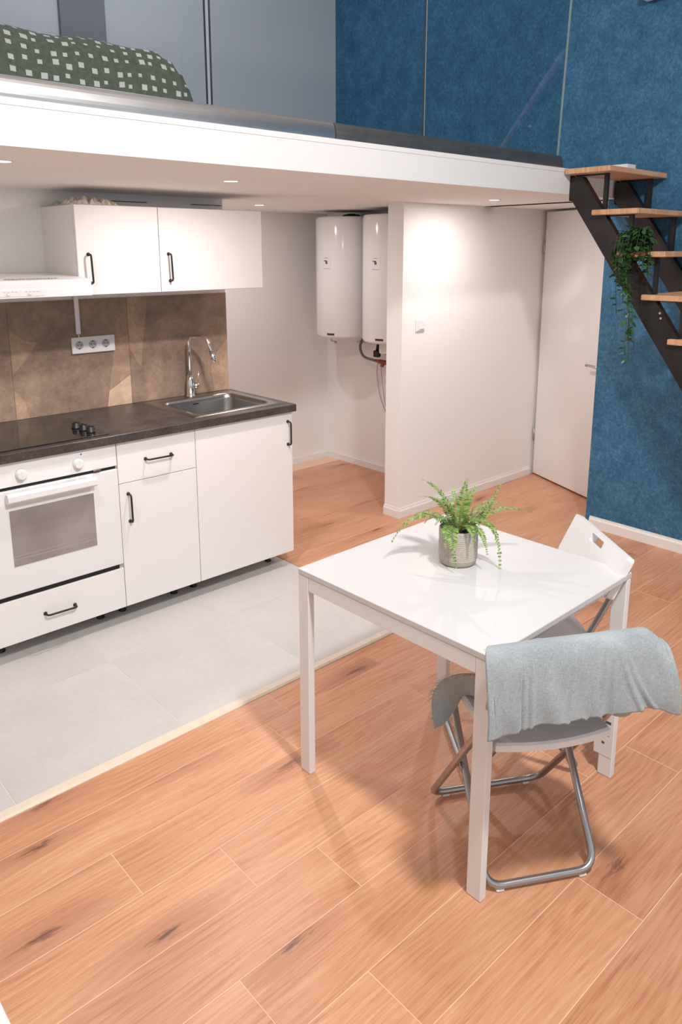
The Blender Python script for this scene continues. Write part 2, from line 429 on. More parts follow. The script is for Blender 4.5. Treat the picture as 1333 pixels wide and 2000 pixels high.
# loft slab: soffit + floor, then the front fascia board and its thin top lip
bx('ceiling_loft', XL, FY+.012, ZS, BX, AY, ZT-.004, 'ceil', st=True)
bx('ceiling_hall', BX, -.93, ZS, 2.70, AY, ZS+.1, 'ceil', st=True)
bx('trim_2', XL, FY, ZS-.001, 1.185, FY+.0115, 2.128, 'lofttrim', st=True)
bx('trim_3', XL, FY-.0015, 2.1285, 1.175, -.84, ZT, 'lofttrim', st=True)

def skirting(name, p, q, n, h=.068, t=.013):
    """from p to q along a wall whose outward normal is n"""
    p = Vector((*p, 0)); q = Vector((*q, 0)); n = Vector((*n, 0)); bm = nb()
    prof = [(0, 0), (t, 0), (t, h*.72), (t*.55, h*.86), (t*.45, h), (0, h)]
    A = [bm.verts.new(p+n*a+Vector((0, 0, b))) for a, b in prof]; B = [bm.verts.new(q+n*a+Vector((0, 0, b))) for a, b in prof]
    k = len(prof); bm.faces.new(A[::-1]); bm.faces.new(B)
    for i in range(k): bm.faces.new((A[i], A[(i+1) % k], B[(i+1) % k], B[i]))
    return struct(name, bm, 'skirt')
skirting('baseboard_alcove_back', (-.03, AY), (1.64, AY), (0, -1))
skirting('baseboard_alcove_end', (1.64, AY-.013), (1.64, .2), (-1, 0))
skirting('baseboard_partition_end', (.948, .2), (.948, .0562), (-1, 0))
skirting('baseboard_partition', (.9342, .068), (2.45, .068), (0, -1))
skirting('baseboard_blue', (BX, -.86), (BX, YB), (-1, 0), .075)

# ------------------------------------------------------------------ floor: planks, tiles, strips
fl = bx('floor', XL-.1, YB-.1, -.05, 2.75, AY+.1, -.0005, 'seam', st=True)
TX = -.045; TYE = -.924
known = {(-1.505, -1.312): -1.765, (-1.698, -1.505): -1.515, (-1.891, -1.698): -1.299, (-2.084, -1.891): -1.713,
         (-2.277, -2.084): -1.464, (-2.470, -2.277): -.825}
PL = 1.29; cache = {}
def plank(x0, x1, y0, y1):
    g = .0010; L = round(x1-x0, 4); W = round(y1-y0, 4)
    if (L, W) not in cache:
        bm = nb(); hx, hy = L/2-g, W/2-g; b = .0005; zz = (-.0004, -.0003, 0)
        lv = [[bm.verts.new((sx*(hx-i), sy*(hy-i), z)) for sx, sy in ((-1, -1), (1, -1), (1, 1), (-1, 1))] for i, z in ((0, zz[0]), (0, zz[1]), (b, zz[2]))]
        for A, B in zip(lv, lv[1:]):
            for k in range(4): bm.faces.new((A[k], A[(k+1) % 4], B[(k+1) % 4], B[k]))
        bm.faces.new(lv[-1])
        me = bpy.data.meshes.new('plank'); bmesh.ops.recalc_face_normals(bm, faces=bm.faces); bm.to_mesh(me); bm.free()
        me.materials.append(MT['plank']); cache[(L, W)] = me
    o = bpy.data.objects.new('plank', cache[(L, W)]); COL.objects.link(o); o.parent = fl
    o.location = ((x0+x1)/2, (y0+y1)/2, 0)
for k in range(-12, 16):
    y0 = round(-1.505+(k-1)*.193, 3); y1 = round(y0+.193, 3)
    st = known.get((y0, y1), random.uniform(-1.2, 0))
    yt = min(y1, AY)
    if y0 >= AY: continue
    i0 = int((-3.4-st)//PL)
    for i in range(i0, 6):
        a, b = st+i*PL, st+(i+1)*PL
        a = max(a, -3.6); b = min(b, 2.6)
        if b-a < .05: continue
        parts = []
        if y0 >= -.97:                                 # rows level with the tiled kitchen floor
            if b > TX+.03: parts.append((max(a, TX+.022), b, y0, yt))
        elif y1 > -.968:
            if a < TX+.022 < b: parts += [(a, TX+.022, y0, -.968), (TX+.022, b, y0, yt)]
            elif b <= TX+.022: parts.append((a, b, y0, -.968))
            else: parts.append((a, b, y0, yt))
        else: parts.append((a, b, y0, yt))
        for q in parts:
            if q[1]-q[0] > .03 and q[0] < 2.55 and not (q[0] > BX+.1 and q[3] < -.95): plank(*q)
xs = [-3.133, -2.516, -1.9, -1.283, -.666, TX]; ys = [TYE, -.32, .285, .562]
bx('grout_bed', xs[0], ys[0], -.0015, xs[-1], ys[-1], -.0004, 'grout', fl)
for i in range(len(xs)-1):
    for j in range(len(ys)-1):
        bm = nb(); g = .0013
        W, H = (xs[i+1]-xs[i])/2-g, (ys[j+1]-ys[j])/2-g
        box(bm, -W, -H, -.0003, W, H, .0008, 0, .0004)
        o = obj('tile', bm, 'tile', fl, world=False); o.location = ((xs[i]+xs[i+1])/2, (ys[j]+ys[j+1])/2, 0)
bm = nb(); poly_prism(bm, [(-.968, -.004), (-.968, .003), (-.960, .009), (-.934, .009), (-.930, .004), (-.9245, .004), (-.9245, -.004)], 'x', -3.13, TX+.022)
obj('threshold_strip', bm, 'pine', fl, label='pale pine strip between tiles and oak planks')
bx('edge_strip', TX, -.9240, -.004, TX+.022, .562, .004, 'tanwood', fl, bev=.0015)
# white ledge just entering the frame at bottom left
t = thing('side_cabinet', 'white cabinet of which one top edge enters the bottom left corner', 'cabinet', (-2.56, -2.35, 0))
bx('cabinet_top', -2.86, -2.75, .425, -2.262, -1.945, .45, 'white', t, bev=.002)
bx('cabinet_body', -2.85, -2.74, .05, -2.275, -1.96, .4245, 'white', t)
for x in (-2.82, -2.33):
    for y in (-2.70, -2.01): bx('leg', x, y, 0, x+.03, y+.03, .0495, 'white', t)

# ------------------------------------------------------------------ kitchen: base cabinets
# kitchen units are scaled about the camera position; floor height given before that scaling
KCAM_SCALE, KCAM_SHIFT = .985, Vector((-.0381, -.0473, .0260)); ZFLOOR = -.0260/.985
KIT = True
KY = .62; YF = 0.0; Z0 = .060; Z1 = .872; ZW = .874; ZWT = .9136
def bar_handle(p0, p1, parent, n=(0, -1, 0), r=.0048, out=.030):
    p0 = Vector(p0); p1 = Vector(p1); n = Vector(n); bm = nb()
    tube(bm, fillet([p0, p0+n*out, p1+n*out, p1], .014, 5), r, 8)
    for p in (p0, p1):
        lathe(bm, [(.0085, 0), (.0085, -.004), (.006, -.009)], p, 12, 'y')
    return obj('handle', bm, 'blackmetal', parent, label='black bar handle')
def carcass(x0, x1, y0, y1, z0, z1, parent, th=.016, name='body', top=True):
    bm = nb()
    box(bm, x0, y0, z0, x0+th, y1, z1); box(bm, x1-th, y0, z0, x1, y1, z1)
    box(bm, x0+th, y0, z0, x1-th, y1, z0+th)
    if top: box(bm, x0+th, y0, z1-th, x1-th, y1, z1)
    else: box(bm, x0+th, y0, z1-.09, x1-th, y0+.016, z1)
    box(bm, x0+th, y1-.008, z0+th, x1-th, y1, z1-th)
    return obj(name, bm, 'cab', parent)
def front(name, x0, x1, z0, z1, parent, y=YF, th=.018):
    bm = nb(); box(bm, x0, y, z0, x1, y+th, z1, 0, .0012)
    return obj(name, bm, 'cab', parent)
def cab_leg(x, y, parent):
    bm = nb(); lathe(bm, [(.020, ZFLOOR+.0008), (.020, ZFLOOR+.006), (.015, ZFLOOR+.010), (.013, .040), (.022, .048), (.022, .0599)], (x, y+.055, .0006), 14)
    return obj('leg', bm, 'black', parent)
g = .0016
t = thing('sink_cabinet', 'white base cabinet with one wide door under the sink, at the right end', 'cabinet', (-.31, .3, 0), group='kitchen base cabinets')
carcass(-.62, 0, .02, .598, Z0+.001, Z1, t, top=False)
d = front('door', -.62+g, -g, Z0, Z1, t); bar_handle((-.033, 0, .820), (-.033, 0, .692), d)
for x, y in ((-.084, .085), (-.585, .085), (-.084, .53), (-.585, .53)): cab_leg(x, y, t)
t = thing('drawer_cabinet', 'narrow white base cabinet with a drawer above a door, beside the oven', 'cabinet', (-.83, .3, 0), group='kitchen base cabinets')
carcass(-1.04, -.62, .02, .598, Z0+.001, Z1, t)
d = front('drawer', -1.04+g, -.62-g, .675, Z1, t); bar_handle((-.897, 0, .772), (-.760, 0, .770), d)
d = front('door', -1.04+g, -.62-g, Z0, .672, t); bar_handle((-.996, 0, .620), (-.994, 0, .484), d)
for x, y in ((-.704, .085), (-.998, .085), (-.704, .53), (-.998, .53)): cab_leg(x, y, t)
t = thing('oven_cabinet', 'white base cabinet that holds the oven above its one low drawer', 'cabinet', (-1.35, .3, 0), group='kitchen base cabinets')
bm = nb(); th = .016
box(bm, -1.66, .02, Z0+.001, -1.644, .598, Z1); box(bm, -1.056, .02, Z0+.001, -1.04, .598, Z1)
box(bm, -1.644, .02, Z0+.001, -1.056, .598, Z0+.017); box(bm, -1.644, .02, .264, -1.056, .598, .278)
obj('body', bm, 'cab', t)
d = front('drawer', -1.66+g, -1.04-g, Z0, .2615, t); bar_handle((-1.428, 0, .157), (-1.292, 0, .154), d)
for x, y in ((-1.114, .085), (-1.59, .085), (-1.114, .53), (-1.59, .53)): cab_leg(x, y, t)

# oven
t = thing('oven', 'white built-in oven with two round knobs and a grey glass window', 'oven', (-1.35, .3, .28))
bx('body', -1.64, .03, .282, -1.06, .56, .868, 'dark', t)
bm = nb(); box(bm, -1.658, 0, .766, -1.042, .0298, Z1, 0, .002); cp = obj('control_panel', bm, 'plastic', t)
bx('vent_gap', -1.65, .010, .7515, -1.046, .0298, .7655, 'dark', t)
bm = nb(); box(bm, -1.658, -.004, .284, -1.042, .0298, .751, 0, .003); od = obj('oven_door', bm, 'white', t)
bx('gap_shade_strip', -1.648, .006, .2622, -1.060, .0195, .2838, 'dark', t)  # dark strip paints in the shade of the gap below the oven door
bx('window', -1.541, -.0052, .411, -1.166, -.0035, .662, 'ovenglass', od, label='grey oven window with a fine dot mesh')
bm = nb()
for z, a in ((.442, .0012), (.457, .0008)): box(bm, -1.541, -.0056, z-a, -1.166-(.0 if a > .001 else .03), -.0053, z+a)
obj('rack_line', bm, 'ovenline', od)
bm = nb()
tp = [(-.020, .700), (-.040, .704), (-.048, .712), (-.048, .735), (-.040, .745), (-.020, .742), (-.016, .735), (-.016, .707)]
poly_prism(bm, tp, 'x', -1.553, -1.163)
for x in (-1.535, -1.19): box(bm, x, -.018, .712, x+.025, -.0042, .738)
obj('handle', bm, 'white', od, label='wide white bar handle')
bm = nb(); box(bm, -1.160, -.008, .7585, -1.124, -.0002, .7675, 0, .001); obj('latch', bm, 'pipe', t)
for x in (-1.478, -1.228):
    bm = nb(); lathe(bm, [(.0235, 0), (.0235, -.006), (.0215, -.010), (.0200, -.024), (.017, -.027)], (x, -.0002, .8135), 24, 'y')
    box(bm, x-.0022, -.0285, .806, x+.0022, -.0265, .832)
    obj('knob', bm, 'white', cp)
bm = nb(); lathe(bm, [(.0035, 0), (.0035, -.0015)], (-1.209, -.0002, .851), 12, 'y'); obj('indicator_light', bm, 'print', cp)

# worktop with a cut-out for the sink
SX0, SX1, SY0, SY1 = -.592, -.022, .042, .578
hx0, hx1, hy0, hy1 = -.548, -.048, .084, .520
bm = nb()
box(bm, -1.72, -.02, ZW, hx0, KY-.008, ZWT, 0, .0015); box(bm, hx1, -.02, ZW, .015, KY-.008, ZWT, 0, .0015)
box(bm, hx0-.002, -.02, ZW, hx1+.002, hy0, ZWT, 0, .0015); box(bm, hx0-.002, hy1, ZW, hx1+.002, KY-.008, ZWT, 0, .0015)
tag(obj('worktop', bm, 'counter'), 'dark grey-brown laminate worktop along the white base cabinets', 'worktop')

def rrect(x0, y0, x1, y1, r, n=6):
    out = []
    for cx, cy, a0 in ((x1-r, y1-r, 0), (x0+r, y1-r, 90), (x0+r, y0+r, 180), (x1-r, y0+r, 270)):
        for k in range(n+1):
            a = math.radians(a0+90*k/n); out.append((cx+r*math.cos(a), cy+r*math.sin(a)))
    return out
def loft(bm, rings, mi=0, smooth=True, closed_end=True):
    R = [[bm.verts.new(p) for p in ring] for ring in rings]
    for A, B in zip(R, R[1:]):
        n = len(A)
        for k in range(n):
            f = bm.faces.new((A[k], A[(k+1) % n], B[(k+1) % n], B[k])); f.smooth = smooth; f.material_index = mi
    if closed_end: bm.faces.new(R[-1]).material_index = mi
    return R
t = thing('sink', 'stainless steel inset sink with one rectangular bowl under the tap', 'sink', (-.30, .31, ZWT))
bm = nb(); zt = ZWT+.0042
bo = (-.528, .100, -.068, .500)
rings = [[(x, y, ZWT+.0004) for x, y in rrect(SX0, SY0, SX1, SY1, .012)],
         [(x, y, zt) for x, y in rrect(SX0+.004, SY0+.004, SX1-.004, SY1-.004, .012)],
         [(x, y, zt-.0008) for x, y in rrect(bo[0]-.008, bo[1]-.008, bo[2]+.008, bo[3]+.008, .060)],
         [(x, y, zt-.006) for x, y in rrect(*bo, .055)]]
for i, (ins, dz) in enumerate(((.004, .03), (.010, .12), (.016, .138), (.032, .148), (.10, .152))):
    rings.append([(x, y, zt-dz) for x, y in rrect(bo[0]+ins, bo[1]+ins, bo[2]-ins, bo[3]-ins, max(.012, .055-ins*.3))])
loft(bm, rings); obj('basin', bm, 'steel', t)
bm = nb(); lathe(bm, [(.038, 0), (.036, .003), (.024, .002), (.02, -.002)], (-.30, .30, zt-.1515), 24); obj('drain', bm, 'chrome', t)
bm = nb()
for dx in (-.012, 0, .012): lathe(bm, [(.0045, 0), (.0045, .004)], (-.305+dx, bo[3]-.012, zt-.035), 10, 'y')
obj('overflow', bm, 'dark', t)

t = thing('tap', 'tall chrome kitchen tap with an angled spout beside the splashback', 'tap', (-.302, .548, zt))
bm = nb(); fxx, fyy = -.302, .548
lathe(bm, [(.027, 0), (.027, .006), (.022, .010), (.021, .085), (.0185, .095), (.0150, .125)], (fxx, fyy, zt+.0002), 24); obj('body', bm, 'chrome', t)
bm = nb()
P0 = Vector((fxx, fyy, zt+.118)); P1 = Vector((fxx, fyy, 1.262)); P2 = Vector((-.262, .425, 1.266)); P3 = Vector((-.246, .375, 1.135))
tube(bm, fillet([P0, P1, P2, P3], .034, 8), .0105, 14)
dn = (P3-P2).normalized(); tube(bm, [P3-dn*.06, P3+dn*.006], .0135, 14)
obj('spout', bm, 'chrome', t)
bm = nb(); dr = Vector((.80, -.60, 0))
tube(bm, [Vector((fxx, fyy, zt+.062))+dr*.015, Vector((fxx, fyy, zt+.062))+dr*.048], .0185, 18)
tube(bm, [Vector((fxx, fyy, zt+.066))+dr*.040, Vector((fxx, fyy, zt+.105))+dr*.046, Vector((fxx, fyy, zt+.150))+dr*.050], .0035, 8)
obj('lever', bm, 'chrome', t)

# hob
t = thing('hob', 'black ceramic hob with three black control knobs, set in the worktop', 'hob', (-1.35, .28, ZWT))
bx('glass_plate', -1.645, .024, ZWT+.0003, -1.058, .535, ZWT+.005, 'hob', t, bev=.0015)
for cx, cy, r in ((-1.27, .40, .075), (-1.50, .20, .090), (-1.52, .42, .075), (-1.27, .17, .070)):
    bm = nb(); n = 40
    A = [bm.verts.new((cx+(r)*math.cos(2*math.pi*k/n), cy+r*math.sin(2*math.pi*k/n), ZWT+.0053)) for k in range(n)]
    B = [bm.verts.new((cx+(r-.0016)*math.cos(2*math.pi*k/n), cy+(r-.0016)*math.sin(2*math.pi*k/n), ZWT+.0053)) for k in range(n)]
    for k in range(n): bm.faces.new((A[k], A[(k+1) % n], B[(k+1) % n], B[k]))
    obj('burner_ring', bm, 'hobring', t)
for x, y in ((-1.128, .222), (-1.119, .160), (-1.112, .098), (-1.136, .284)):
    if y > .25: continue
    bm = nb(); lathe(bm, [(.0215, 0), (.0215, .004), (.019, .006), (.0175, .026), (.015, .028)], (x, y, ZWT+.0052), 22)
    box(bm, x-.0025, y-.017, ZWT+.030, x+.0025, y+.017, ZWT+.035)
    obj('knob', bm, 'black', t)

# splashback: three panels, each printed with shards of stone
def splash(x0, x1, shards, base, zb=ZWT+.001, ztop=1.492):
    bm = nb(); box(bm, x0, KY-.0072, zb, x1, KY-.0004, ztop, 0)
    mats = [base]
    for m, pts in shards:
        if m not in mats: mats.append(m)
        mi = mats.index(m)
        f = bm.faces.new([bm.verts.new((x, KY-.0077, z)) for x, z in pts]); f.material_index = mi
    return obj('splash_panel', bm, mats, sp)
sp = thing('splashback', 'brown stone-look splashback panels between worktop and wall cabinets', 'splashback', (-.83, KY, ZWT))
zb = ZWT+.0012
splash(-1.72, -1.2655, [], 'sp_mid')
splash(-1.2645, -.6355, [('sp_lite', [(-1.263, 1.36), (-1.263, 1.14), (-1.20, 1.20), (-1.13, 1.29), (-1.19, 1.30)]),
                          ('sp_lite', [(-1.263, 1.06), (-1.263, zb), (-1.20, zb), (-1.215, 1.0)]),
                          ('sp_pale', [(-.780, zb), (-.6365, zb), (-.6365, 1.075), (-.765, 1.0)]),
                          ('sp_lite', [(-.763, 1.005), (-.6365, 1.08), (-.6365, 1.29), (-.715, 1.275), (-.735, 1.15)])], 'sp_mid')
splash(-.6345, .003, [('sp_lite', [(-.6335, 1.491), (-.6335, 1.22), (-.57, 1.10), (-.55, 1.26), (-.525, 1.40), (-.517, 1.491)]),
                      ('sp_lite', [(.002, 1.22), (.002, zb), (-.10, zb), (-.12, 1.06), (-.07, 1.15)])], 'sp_mid')

# triple socket and cable conduit
t = thing('socket_strip', 'white triple wall socket on the brown splashback', 'socket', (-.84, KY-.0075, 1.258))
bx('plate', -.958, .601, 1.215, -.721, KY-.0080, 1.300, 'plastic', t, bev=.0025)
for x in (-.918, -.846, -.773):
    bm = nb(); lathe(bm, [(.0215, -.0004), (.0205, -.0016), (.019, -.0012)], (x, .601, 1.259), 22, 'y'); s_ = obj('socket', bm, 'sock', t)
    bm = nb()
    for dx in (-.0085, .0085): lathe(bm, [(.003, 0), (.003, -.001)], (x+dx, .5994, 1.259), 8, 'y')
    for dz in (-.0175, .0165): box(bm, x-.005, .5984, 1.259+dz-.0025, x+.005, .5994, 1.259+dz+.0025)
    obj('contact', bm, 'print', s_)
bm = nb(); box(bm, -.929, .598, 1.316, -.906, KY-.0082, 1.532, 0, .002)
tube(bm, [(-.9175, .606, 1.317), (-.916, .604, 1.30)], .003, 6)
tag(obj('cable_conduit', bm, 'plastic'), 'white plastic cable conduit running up from the triple socket', 'conduit')

# wall cabinets
UY = .24
for nm, x0, x1, hx, lab in (('wall_cabinet', -1.054, -.63, -1.0, 'white wall cabinet next to the cooker hood'),
                             ('wall_cabinet', -.63, 0, -.582, 'wider white wall cabinet above the sink')):
    t = thing(nm, lab, 'cabinet', ((x0+x1)/2, KY, 1.532), group='kitchen wall cabinets')
    carcass(x0, x1, UY+.0205, KY-.001, 1.532, 1.942, t)
    d = front('door', x0+g, x1-g, 1.534, 1.941, t, UY); bar_handle((hx, UY, 1.719), (hx+.004, UY, 1.588), d)
# crumpled wrap on top of the first cabinet
bm = nb(); nx, ny = 22, 12
G = []
for i in range(nx):
    row = []
    for j in range(ny):
        u, v = i/(nx-1), j/(ny-1)
        h = math.sin(math.pi*u)**.6*math.sin(math.pi*v)**.6
        z = 1.9435+h*(.010+.050*random.random()**2.2)+.0005
        row.append(bm.verts.new((-1.05+u*.25+random.uniform(-.006, .006), .275+v*.22+random.uniform(-.006, .006), z)))
    G.append(row)
for i in range(nx-1):
    for j in range(ny-1): bm.faces.new((G[i][j], G[i+1][j], G[i+1][j+1], G[i][j+1]))
o = tag(obj('plastic_wrap', bm, 'bag'), 'crumpled beige plastic wrap lying on top of the wall cabinet beside the hood', 'wrap')
md = o.modifiers.new('thick', 'SOLIDIFY'); md.thickness = .001; md.offset = 1

# cooker hood
t = thing('cooker_hood', 'white slim cooker hood on the wall above the hob', 'hood', (-1.36, KY, 1.54))
bm = nb()
poly_prism(bm, [(.100, 1.541), (.100, 1.575), (.104, 1.579), (.104, 1.603), (.115, 1.612), (.20, 1.620), (KY-.0082, 1.632), (KY-.0082, 1.546), (.13, 1.541)], 'x', -1.664, -1.0565)
obj('body', bm, 'plastic', t)
bm = nb(); pts = rrect(-1.462, 1.548, -1.268, 1.572, .010, 4); poly_prism(bm, pts, 'y', .0978, .0996)
cp = obj('control_strip', bm, 'white', t)
for x in (-1.425, -1.335):
    bm = nb(); lathe(bm, [(.006, .0976), (.006, .0945), (.004, .0935)], (x, 0, 1.5575), 14, 'y'); obj('slider', bm, 'plastic', cp)
    bm = nb(); 
    for k in range(4): box(bm, x-.018+k*.016, .0970, 1.5655, x-.010+k*.016, .0976, 1.5672)
    obj('print', bm, 'greyslot', cp)
bm = nb()
for k in range(15):
    x = -1.415+k*.0155
    box(bm, x, .150, 1.6165, x+.010, .162, 1.6195)
obj('grille_slots', bm, 'greyslot', t)
bx('wall_bolt', -1.522, .596, 1.644, -1.510, KY-.001, 1.656, 'dark', t)
bm = nb()
tube(bm, [(-1.12, .40, 1.5405), (-1.10, .39, 1.530), (-1.07, .42, 1.534), (-1.06, .46, 1.531)], .004, 6); obj('cable', bm, 'plastic', t)

KIT = False
# ------------------------------------------------------------------ downlights (lamp + rim)
for x, y, lab in ((-.647, -.417, 'lit recessed downlight in the loft soffit, in front of the wall cabinets'),
                  (1.225, -.392, 'lit recessed downlight in the loft soffit, nearest the door'),
                  (-1.622, -.531, 'lit recessed downlight at the left edge of the picture'),
                  (.453, .863, 'small lit recessed downlight at the entrance of the water heater alcove')):
    t = thing('downlight', lab, 'downlight', (x, y, ZS), group='downlights in the loft soffit')
    bm = nb(); lathe(bm, [(.042, ZS-.0002), (.041, ZS-.003), (.030, ZS-.0035), (.029, ZS-.0008)], (x, y, 0), 28, caps=False); obj('rim', bm, 'plastic', t)
    bm = nb(); lathe(bm, [(.0285, ZS-.0006), (.0285, ZS-.0022)], (x, y, 0), 24); obj('lens', bm, 'lens', t)
    lamp('downlight_lamp', 'AREA', (x, y, ZS-.004), DOWN_W*(.45 if y > 0 else .42 if x < -1 else .66 if x > 1 else 1), WARM, aim=(x, y, 0), shape='DISK', size=.056)

# ------------------------------------------------------------------ water heaters in the alcove
def heater(cy, lab):
    R = .225; cx = 1.41; t = thing('water_heater', lab, 'water heater', (cx, cy, 1.09), group='water heaters in the alcove')
    bm = nb(); lathe(bm, [(.02, 1.083), (.12, 1.086), (.19, 1.090), (.217, 1.098), (R, 1.116), (R, 1.955), (.222, 1.968), (.214, 1.974), (.02, 1.976)], (cx, cy, 0), 48); obj('tank', bm, 'heater', t)
    def patch(nm, a0, a1, z0, z1, mat, rr=.0012, par=t):
        bm = nb(); n = 5; L = []
        for k in range(n+1):
            a = math.radians(a0+(a1-a0)*k/n); L.append([bm.verts.new((cx+q*math.cos(a), cy+q*math.sin(a), z)) for q, z in ((R+rr, z0), (R+rr, z1), (R-.001, z1), (R-.001, z0))])
        for A, B in zip(L, L[1:]):
            for k in range(4): bm.faces.new((A[k], A[(k+1) % 4], B[(k+1) % 4], B[k]))
        bm.faces.new(L[0]); bm.faces.new(L[-1][::-1]); return obj(nm, bm, mat, par)
    a = -172
    lb = patch('label', a-10, a+10, 1.595, 1.69, 'heater', .0008)
    patch('print', a-5, a+4.5, 1.678, 1.682, 'greyslot', .0013, lb)
    patch('print', a-6, a+1.5, 1.656, 1.664, 'print', .0013, lb); patch('print', a-2.2, a+2.6, 1.638, 1.656, 'print', .0013, lb)
    patch('print', a-8.0, a+8.0, 1.603, 1.607, 'greyslot', .0013, lb)
    patch('nameplate', -171, -155, 1.118, 1.133, 'redprint')
    bm = nb(); box(bm, cx+.10, cy-.14, 1.85, 1.639, cy+.14, 1.89); obj('wall_bracket', bm, 'hinge', t)
    bm = nb(); box(bm, cx+.10, cy-.14, 1.20, 1.639, cy+.14, 1.24); obj('wall_bracket', bm, 'hinge', t)
    return t, cx
h1, cx = heater(1.08, 'white cylindrical water heater at the back of the alcove')
bm = nb(); lathe(bm, [(.07, 1.976), (.06, 1.990), (.02, 1.998)], (cx, 1.02, 0), 20); obj('top_cap', bm, 'dark', h1)
bm = nb(); tube(bm, fillet([(1.35, 1.18, 1.088), (1.35, 1.18, 1.05), (1.35, 1.13, 1.05)], .01), .007, 8); tube(bm, [(1.35, 1.13, 1.055), (1.35, 1.13, 1.035)], .010, 8)
obj('drain_valve', bm, 'nickel', h1)
h2, cx = heater(.576, 'white cylindrical water heater nearest the partition wall')
bm = nb(); tube(bm, fillet([(1.42, .90, 1.088), (1.44, .96, 1.02), (1.45, .93, .94), (1.46, .80, .925)], .06), .010, 10); obj('hose', bm, 'pipe', h2)
bm = nb(); tube(bm, fillet([(1.43, .72, 1.088), (1.45, .74, 1.0), (1.46, .68, .985), (1.46, .60, .985)], .03), .010, 10); obj('hose', bm, 'pipe', h2)
bm = nb(); tube(bm, [(1.46, .80, .925), (1.46, .765, .925)], .012, 10); tube(bm, [(1.46, .765, .922), (1.46, .62, .918)], .018, 10); tube(bm, [(1.46, .72, .922), (1.44, .72, .89)], .014, 10); obj('red_valve', bm, 'copper', h2)
bm = nb(); box(bm, 1.43, .755, .955, 1.47, .805, 1.005, 0, .006); tube(bm, [(1.45, .78, 1.0), (1.45, .76, 1.088)], .012, 8); obj('black_connector', bm, 'black', h2)
bm = nb(); box(bm, 1.36, .56, 1.0, 1.48, .68, 1.084, 0, .01); obj('connection_box', bm, 'plastic', h2)
bm = nb(); tube(bm, [(1.625, 1.18, 1.02), (1.625, .80, 1.02), (1.48, .80, 1.02)], .008, 8); obj('wall_pipe', bm, 'plastic', h2)
bm = nb(); tube(bm, fillet([(1.47, .79, .912), (1.60, .93, .80), (1.63, .92, .59), (1.63, .80, .42), (1.63, .60, .40)], .1), .0035, 6)
tube(bm, fillet([(1.47, .76, .905), (1.61, .88, .75), (1.63, .86, .52), (1.63, .72, .36), (1.63, .55, .34)], .1), .003, 6); obj('cable', bm, 'sock', h2)

# wall switch on the partition
t = thing('wall_switch', 'white square light switch on the bright partition wall', 'switch', (1.115, .068, 1.265))
bx('frame', 1.074, .058, 1.225, 1.158, .0678, 1.306, 'plastic', t, bev=.003)
bx('rocker', 1.083, .0545, 1.233, 1.149, .0578, 1.297, 'white', t, bev=.0015)
bx('print', 1.103, .0538, 1.236, 1.140, .0544, 1.241, 'greyslot', t)

# ------------------------------------------------------------------ door, ajar behind the blue wall
hp = Vector((2.470, .046, 0)); dd = Vector((2.217-2.470, -.562-.046, 0)).normalized()
t = bpy.data.objects.new('door_1', None); COL.objects.link(t); t['kind'] = 'structure'; t.location = hp
t.rotation_euler = (0, 0, math.atan2(dd.y, dd.x)); t.empty_display_size = .05; ROOT[t.name] = Vector()
DW = .80
bm = nb(); box(bm, 0, 0, .014, DW, .040, 2.004, 0, .0015); lf = obj('door_leaf', bm, 'cab', t, world=False); ROOT[lf.name] = Vector()
# local +y of the leaf faces away from or towards the room: camera side is local -y
bm = nb(); HZ = .955; hxp = DW-.066
tube(bm, fillet([(hxp, 0, HZ), (hxp, -.046, HZ), (hxp-.055, -.050, HZ+.006), (hxp-.115, -.048, HZ+.002)], .02), .0088, 10)
lathe(bm, [(.024, -.0005), (.024, -.007), (.010, -.009)], (hxp, 0, HZ), 20, 'y'); obj('handle', bm, 'nickel', lf, world=False, label='satin nickel lever handle')
bm = nb(); lathe(bm, [(.022, -.0005), (.022, -.006)], (hxp, 0, HZ-.085), 20, 'y'); obj('lock_rose', bm, 'plastic', lf, world=False)
for z in (.33, 1.75):
    bm = nb(); tube(bm, [(-.006, -.004, z-.045), (-.006, -.004, z+.045)], .007, 10); obj('hinge', bm, 'hinge', t, world=False)
bx('trim_4', 2.505, -.90, 0, 2.62, .066, ZS-.0005, 'wall', st=True)

# ------------------------------------------------------------------ loft: channel, glass, bed
ch = thing('glass_balustrade', 'frameless clear glass balustrade in a metal channel along the loft edge', 'balustrade', (-.7, -.875, ZT))
def channel(x0, x1, mat, nm, lab):
    bm = nb(); za = ZT+.0005
    poly_prism(bm, [(-.904, za), (-.846, za), (-.846, za+.058), (-.863, za+.060), (-.863, za+.030), (-.887, za+.030), (-.887, za+.062), (-.8905, za+.0605), (-.8945, za+.056), (-.8985, za+.049), (-.9020, za+.040), (-.9045, za+.030), (-.9060, za+.020), (-.9060, za+.010)], 'x', x0, x1)
    return obj(nm, bm, mat, ch, label=lab)
channel(XL+.01, -.497, 'alu', 'base_channel', 'bright silver base channel'); channel(-.493, 1.103, 'aludark', 'base_channel', 'dull dark base channel')
def pane(x0, x1, x1top=None, edge='litedge'):
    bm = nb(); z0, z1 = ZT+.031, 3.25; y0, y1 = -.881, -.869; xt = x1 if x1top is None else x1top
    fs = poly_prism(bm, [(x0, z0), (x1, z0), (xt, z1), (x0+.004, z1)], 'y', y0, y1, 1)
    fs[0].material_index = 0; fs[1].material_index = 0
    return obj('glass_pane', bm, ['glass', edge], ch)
pane(-2.75, -1.049, edge='glassdark'); pane(-1.031, .036, .040, 'glassdark'); pane(.042, 1.094, 1.155)

